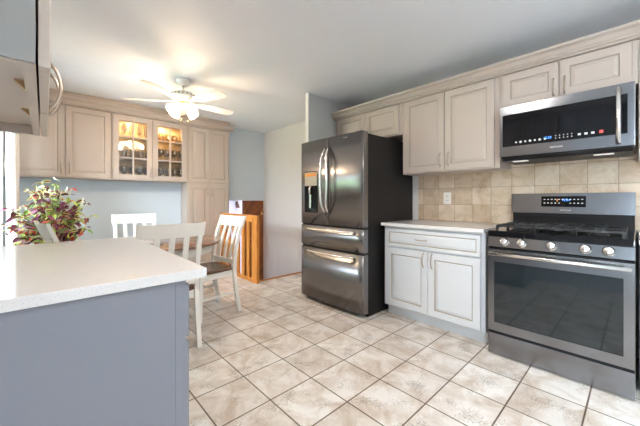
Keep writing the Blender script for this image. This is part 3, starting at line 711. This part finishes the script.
# ------------------------------------------------------------------ chairs (local: seat centre at origin, faces +y, back at -y)
def make_chair(label):
    t = thing('dining_chair', label, 'chair', group=None)
    # seat: saddle slab with rounded outline
    n = 28; pts = []
    for i in range(n):
        a = 2*PI*i/n; cx, cy = math.cos(a), math.sin(a)
        e = .32
        x = .215*math.copysign(abs(cx)**e, cx); y = .205*math.copysign(abs(cy)**e, cy)
        x *= (1+.05*(y/.205))
        pts.append((x, y))
    mb = MB(); vs = []; 
    for sc, z in ((.97, .437), (1, .442), (1, .456), (.98, .462), (.80, .458)): vs += [(x*sc, y*sc, z) for x, y in pts]
    fs = [[r*n+i, r*n+(i+1) % n, (r+1)*n+(i+1) % n, (r+1)*n+i] for r in range(4) for i in range(n)]+[list(range(n))[::-1], [4*n+i for i in range(n)]]
    mb.add(vs, fs, 0, True); mb.build('seat', SEAT, t)
    mb = MB(); mb.box(-.175, .175, -.185, -.165, .375, .4365); mb.box(-.175, .175, .155, .175, .375, .4365); mb.box(-.19, -.17, -.165, .155, .375, .4365); mb.box(.17, .19, -.165, .155, .375, .4365); mb.build('apron', WHITEP, t)
    for sx in (-1, 1):
        mb = MB(); mb.beam((sx*.185, .172, .437), (sx*.195, .19, 0), .036, .036, bev=.004); mb.build('leg', WHITEP, t)
        # rear leg continuing into the back post
        mb = MB(); prof = [(-.255, 0), (-.215, .22), (-.188, .44), (-.205, .62), (-.245, .80), (-.300, .945)]
        prof2 = [(y+.036 if z < .5 else y+.030, z) for y, z in prof[::-1]]
        mb.prism(prof+prof2, 'x', sx*.200-.017, sx*.200+.017); mb.build('leg', WHITEP, t)
    def backy(z): 
        ks = [(.44, -.188), (.62, -.205), (.80, -.245), (.945, -.300), (.98, -.313)]
        for (za, ya), (zb, yb) in zip(ks, ks[1:]):
            if z <= zb: return ya+(yb-ya)*(z-za)/(zb-za)
        return ks[-1][1]
    # crest rail, slightly bowed
    mb = MB(); n = 10; vs = []; fs = []
    for i in range(n+1):
        u = -1+2*i/n; x = u*.228; by = -.022*(1-u*u); zt = .968+.010*(1-u*u)*0+(.006 if abs(u) == 1 else 0)
        for (z, dy) in ((.865, 0.0), (zt, 0.0), (zt, .024), (.865, .024)): vs.append((x, backy(z)+dy+by+.003, z))
    for i in range(n):
        for k in range(4): fs.append((i*4+k, i*4+(k+1) % 4, (i+1)*4+(k+1) % 4, (i+1)*4+k))
    fs += [(0, 1, 2, 3), (n*4+3, n*4+2, n*4+1, n*4)]
    mb.add(vs, fs); mb.build('crest_rail', WHITEP, t)
    mb = MB(); mb.box(-.183, .183, -.192, -.170, .485, .535, 0, .003); mb.build('lower_rail', WHITEP, t)
    for x in (-.10, 0, .10):
        mb = MB(); zs = [.53, .62, .74, .875]
        P = [(backy(z)-(.010 if z > .6 else .0)*(z-.5)/.4, z) for z in zs]
        mb.prism([(y+.002, z) for y, z in P]+[(y+.016, z) for y, z in P[::-1]], 'x', x-.019, x+.019); mb.build('slat', WHITEP, t)
    mb = MB(); mb.beam((-.19, -.19, .20), (-.19, .18, .20), .018, .025, up=(1, 0, 0)); mb.build('stretcher', WHITEP, t)
    mb = MB(); mb.beam((.19, -.19, .20), (.19, .18, .20), .018, .025, up=(1, 0, 0)); mb.build('stretcher', WHITEP, t)
    return t
chair = make_chair('white slat-back chair nearest the camera, back turned, by the countertop corner')
chair.location = (.690, 2.565, 0); chair.rotation_euler = (0, 0, R(-2))
def chair_at(x, y, rz, label):
    c2 = copy_tree(chair); c2.location = (x, y, 0); c2.rotation_euler = (0, 0, rz); c2['label'] = label; return c2
chair_at(1.215, 2.97, R(97), 'white slat-back chair with dark seat on the right of the table, before the railing')
chair_at(.795, 3.84, R(180), 'white slat-back chair on the far side of the table, facing the camera')
chair_at(.28, 3.05, R(-82), 'white chair seen edge-on in front of the leafy plant')

# ------------------------------------------------------------------ plant
PLX, PLY = .0, 3.58
ps = thing('plant_stand', 'white plant stand under the potted coleus by the window', 'stand', (PLX+.05, PLY, 0))
mb = MB(); mb.lathe([(0, .54), (.15, .54), (.155, .55), (.155, .562), (0, .562)], n=28); mb.build('top', WHITEP, ps)
for a in range(3):
    an = a*2*PI/3; mb = MB(); mb.beam((math.cos(an)*.08, math.sin(an)*.08, .54), (math.cos(an)*.14, math.sin(an)*.14, 0), .025, .025, up=(-math.sin(an), math.cos(an), 0)); mb.build('leg', WHITEP, ps)
pl = thing('potted_coleus', 'bushy coleus plant with burgundy and lime leaves beside the window curtain', 'plant', (PLX+.05, PLY, .5625))
mb = MB(); mb.lathe([(0, 0), (.085, 0), (.115, .17), (.125, .19), (.125, .205), (.112, .205), (.105, .17), (0, .165)], n=28); pt = mb.build('pot', POT, pl)
mb = MB(); mb.lathe([(0, .175), (.106, .175)], n=20); mb.f.pop(); mb.m.pop(); mb.sm.pop(); mb.add([(0.105*math.cos(k*PI/8), .105*math.sin(k*PI/8), .176) for k in range(16)], [list(range(16))]); mb.build('soil', SOIL, pt)
fol = MB(); stm = MB(); rnd = random.Random(11)
def leaf(mb, p, d, up, L, w_, kind):
    d = d.normalized(); s = d.cross(up).normalized(); u = s.cross(d).normalized()
    outline = [(0, 0), (.12, .30), (.35, .50), (.62, .42), (.85, .20), (1.0, 0)]
    c_out, c_in = kind
    def P(t, k, lift=0): return (p + d*(L*t) + s*(w_*k) + u*(abs(k)*w_*.35 - L*.35*t*t + lift))[:]
    mid = [P(t, 0) for t, k in outline]
    for sg in (-1, 1):
        inn = [P(t, k*.62*sg) for t, k in outline]; out = [P(t, k*sg) for t, k in outline]
        n = len(outline)
        mb.add(mid+inn, [(i, i+1, n+i+1, n+i) for i in range(n-1)], c_in, False)
        mb.add(inn+out, [(i, i+1, n+i+1, n+i) for i in range(1, n-2)], c_out, False)
kinds = [(2, 0), (2, 0), (0, 0), (0, 1), (3, 0), (2, 3), (2, 1), (1, 0), (2, 2), (3, 3), (1, 1), (4, 4), (0, 0), (2, 0), (0, 1), (2, 2)]
for i in range(95):
    az = rnd.uniform(0, 2*PI); ht = rnd.uniform(.03, .56); rad = rnd.uniform(.08, .34)*(1.05-.6*(ht/.56)**2)
    tip = Vector((math.cos(az)*rad, math.sin(az)*rad, .18+ht)); base = Vector((math.cos(az)*.04, math.sin(az)*.04, .17))
    midp = (base+tip)/2+Vector((0, 0, .05))-Vector((math.cos(az), math.sin(az), 0))*rad*.15
    stm.tube([base, midp, tip], [.006, .005, .003], n=5)
    nl = 5
    for j in range(nl):
        t = .45+.55*j/(nl-1)
        q = base*(1-t)**2+midp*2*t*(1-t)+tip*t*t
        for s in (0, 1):
            a2 = az+rnd.uniform(-1, 1)+j*PI/2+s*PI
            d = Vector((math.cos(a2), math.sin(a2), rnd.uniform(-.75, .25)))
            L = rnd.uniform(.045, .09)*(1 if j < nl-1 else .8)
            leaf(fol, q, d, Vector((rnd.uniform(-.6, .9), rnd.uniform(-1.5, .3), .8)), L, L*.46, rnd.choice(kinds))
stm.build('stems', STEM, pl, fix=False)
fol.build('foliage', [BURG, PINKL, LIME, GREENL, REDL], pl, fix=False)
# pale flower spikes
FLW = mat('pale_flower', (.75, .82, .72), .6)
for (x, y, z, dx, dz) in ((.20, -.05, .50, .02, .10), (.06, .0, .74, -.05, .04), (.10, .05, .64, .01, .06)):
    mb = MB(); mb.tube([(x, y, z), (x+dx*.5, y, z+dz*.5), (x+dx, y, z+dz)], [.005, .009, .003], n=6); mb.build('flower_spike', FLW, pl)
# ------------------------------------------------------------------ curtain
mb = MB(); n = 40; vs = []; fs = []
Z = [.06, .8, 1.5, 2.16]
for zi, z in enumerate(Z):
    for i in range(n+1):
        t = i/n; yy = 4.20+.30*t; xx = -.228+.035*math.sin(t*2*PI*5)+.012*math.sin(zi*1.7+t*9)
        vs.append((xx, yy, z))
m0 = len(vs)
for zi in range(3):
    for i in range(n): a = zi*(n+1)+i; fs.append((a, a+1, a+n+2, a+n+1))
mb.add(vs, fs, 0, True); o = mb.build('curtain', CURT, fix=False)
sm = o.modifiers.new('s', 'SOLIDIFY'); sm.thickness = .004
tag(o, 'white gathered curtain hanging at the left edge, behind the plant', 'curtain')
rd = thing('curtain_rod', 'white curtain rod above the dining window', 'curtain rod', (-.228, 3.20, 2.185))
mb = MB(); mb.tube([(0, 0, 0), (0, 1.42, 0)], .011, n=10); mb.build('rod', TRIM, rd)
for y in (.04, 1.38):
    mb = MB(); mb.box(XL+.229, -.011, y-.012, y+.012, -.012, .012); mb.build('bracket', TRIM, rd)

# ------------------------------------------------------------------ ceiling fan
FX, FY = 1.10, 3.35
fan = thing('ceiling_fan', 'white five-blade ceiling fan with lit glass shades', 'ceiling fan', (FX, FY, 0))
mb = MB(); mb.lathe([(.045, 2.372), (.062, 2.385), (.072, 2.41), (.072, ZC-.0005)], n=24); mb.build('canopy', FANW, fan)
mb = MB(); mb.lathe([(.012, 2.315), (.012, 2.372)], n=12); mb.build('downrod', FANW, fan)
mb = MB(); mb.lathe([(.03, 2.318), (.05, 2.312), (.10, 2.295), (.125, 2.275), (.13, 2.255), (.125, 2.235), (.09, 2.215), (.07, 2.20), (.0, 2.198)], n=32); mb.build('motor_housing', FANW, fan)
mb = MB()
for k_ in range(20):
    a = 2*PI*k_/20; mb.obox(Matrix.Translation((.1245*math.cos(a), .1245*math.sin(a), 2.262)) @ Matrix.Rotation(a, 4, 'Z'), .012, .022, .018)
mb.build('motor_vents', mat('vent_grey', (.45, .42, .38), .5), fan)
for k_ in range(5):
    a = R(147+72*k_); M0 = Matrix.Rotation(a, 4, 'Z')
    mb = MB(); out = [(.17, -.035), (.20, -.048), (.38, -.062), (.53, -.066), (.565, -.055), (.585, -.03), (.585, .03), (.565, .055), (.53, .066), (.38, .062), (.20, .048), (.17, .035)]
    Mt = M0 @ Matrix.Translation((0, 0, 2.200)) @ Matrix.Rotation(R(-12), 4, 'X')
    n = len(out); vs = [(Mt @ Vector((x, y, z)))[:] for z in (-.003, .003) for x, y in out]
    mb.add(vs, [list(range(n))[::-1], list(range(n, 2*n))]+[(i, (i+1) % n, n+(i+1) % n, n+i) for i in range(n)]); bl = mb.build('blade', FANW, fan)
    mb = MB(); mb.obox(M0 @ Matrix.Translation((.135, 0, 2.2005)) @ Matrix.Rotation(R(-5), 4, 'X'), .11, .03, .006); mb.obox(Mt @ Matrix.Translation((.20, 0, .0055)), .05, .06, .004); mb.build('blade_bracket', FANW, bl)
mb = MB(); mb.lathe([(.0, 2.115), (.035, 2.12), (.055, 2.14), (.06, 2.165), (.055, 2.1975)], n=24); lk = mb.build('light_hub', FANW, fan)
mb = MB(); mb.lathe([(.057, 2.180), (.0625, 2.182), (.0625, 2.190), (.057, 2.192)], n=24); mb.build('brass_ring', BRASS, fan)
for k_ in range(4):
    a = R(20+90*k_); c_, s_ = math.cos(a), math.sin(a)
    Ms = Matrix.Translation((c_*.055, s_*.055, 2.150)) @ Matrix.Rotation(a, 4, 'Z') @ Matrix.Rotation(R(128), 4, 'Y')
    mb = MB(); mb.lathe([(.022, 0), (.025, .02), (.035, .05), (.048, .085), (.060, .112), (.058, .113), (.046, .086), (.033, .05), (.022, .02)], n=20, M=Ms); sh = mb.build('lamp_shade', SHADE, fan, fix=False)
    mb = MB(); mb.lathe([(.0, .02), (.014, .03), (.022, .06), (.014, .085), (0, .09)], n=12, M=Ms); mb.build('bulb', mat('bulb', (1, .9, .7), .4, emit=(1, .78, .5), es=25), sh)
    l = bpy.data.lights.new('fan_bulb', 'POINT'); l.energy = 4.3; l.color = (1.0, .74, .50); l.shadow_soft_size = .03
    lo = bpy.data.objects.new('fan_bulb', l); C.objects.link(lo); lo.parent = fan; lo.location = (Ms @ Vector((0, 0, .135)))
for dx in (-.03, .03):
    mb = MB(); mb.tube([(dx, -.04, 2.125), (dx*1.1, -.045, 1.99)], .0012, n=5); mb.lathe([(0, -.012), (.005, -.006), (.005, .006), (0, .012)], (dx*1.1, -.045, 1.985), n=8); mb.build('pull_chain', BRASS, fan)
# added out-of-view lamp housings for the two kitchen fill lights
kl = thing('fill_lamp', 'unseen round fill lamp added over the middle of the kitchen floor', 'lamp', (1.20, .90, 0))
mb = MB(); mb.lathe([(.20, ZC-.0005), (.20, 2.41), (.18, 2.395), (.18, ZC-.0005)], n=32); mb.build('rim', TRIM, kl)
mb = MB(); mb.lathe([(.179, 2.40), (.14, 2.385), (0, 2.38)], n=32); mb.f = mb.f[:-1] if False else mb.f; mb.build('diffuser', mat('fill_lamp_diffuser', (.9, .88, .84), .5, emit=(1, .93, .84), es=3), kl)
k2 = copy_tree(kl); k2.location = (.75, -1.20, 0); k2['label'] = 'unseen round fill lamp added behind the camera by the near wall'
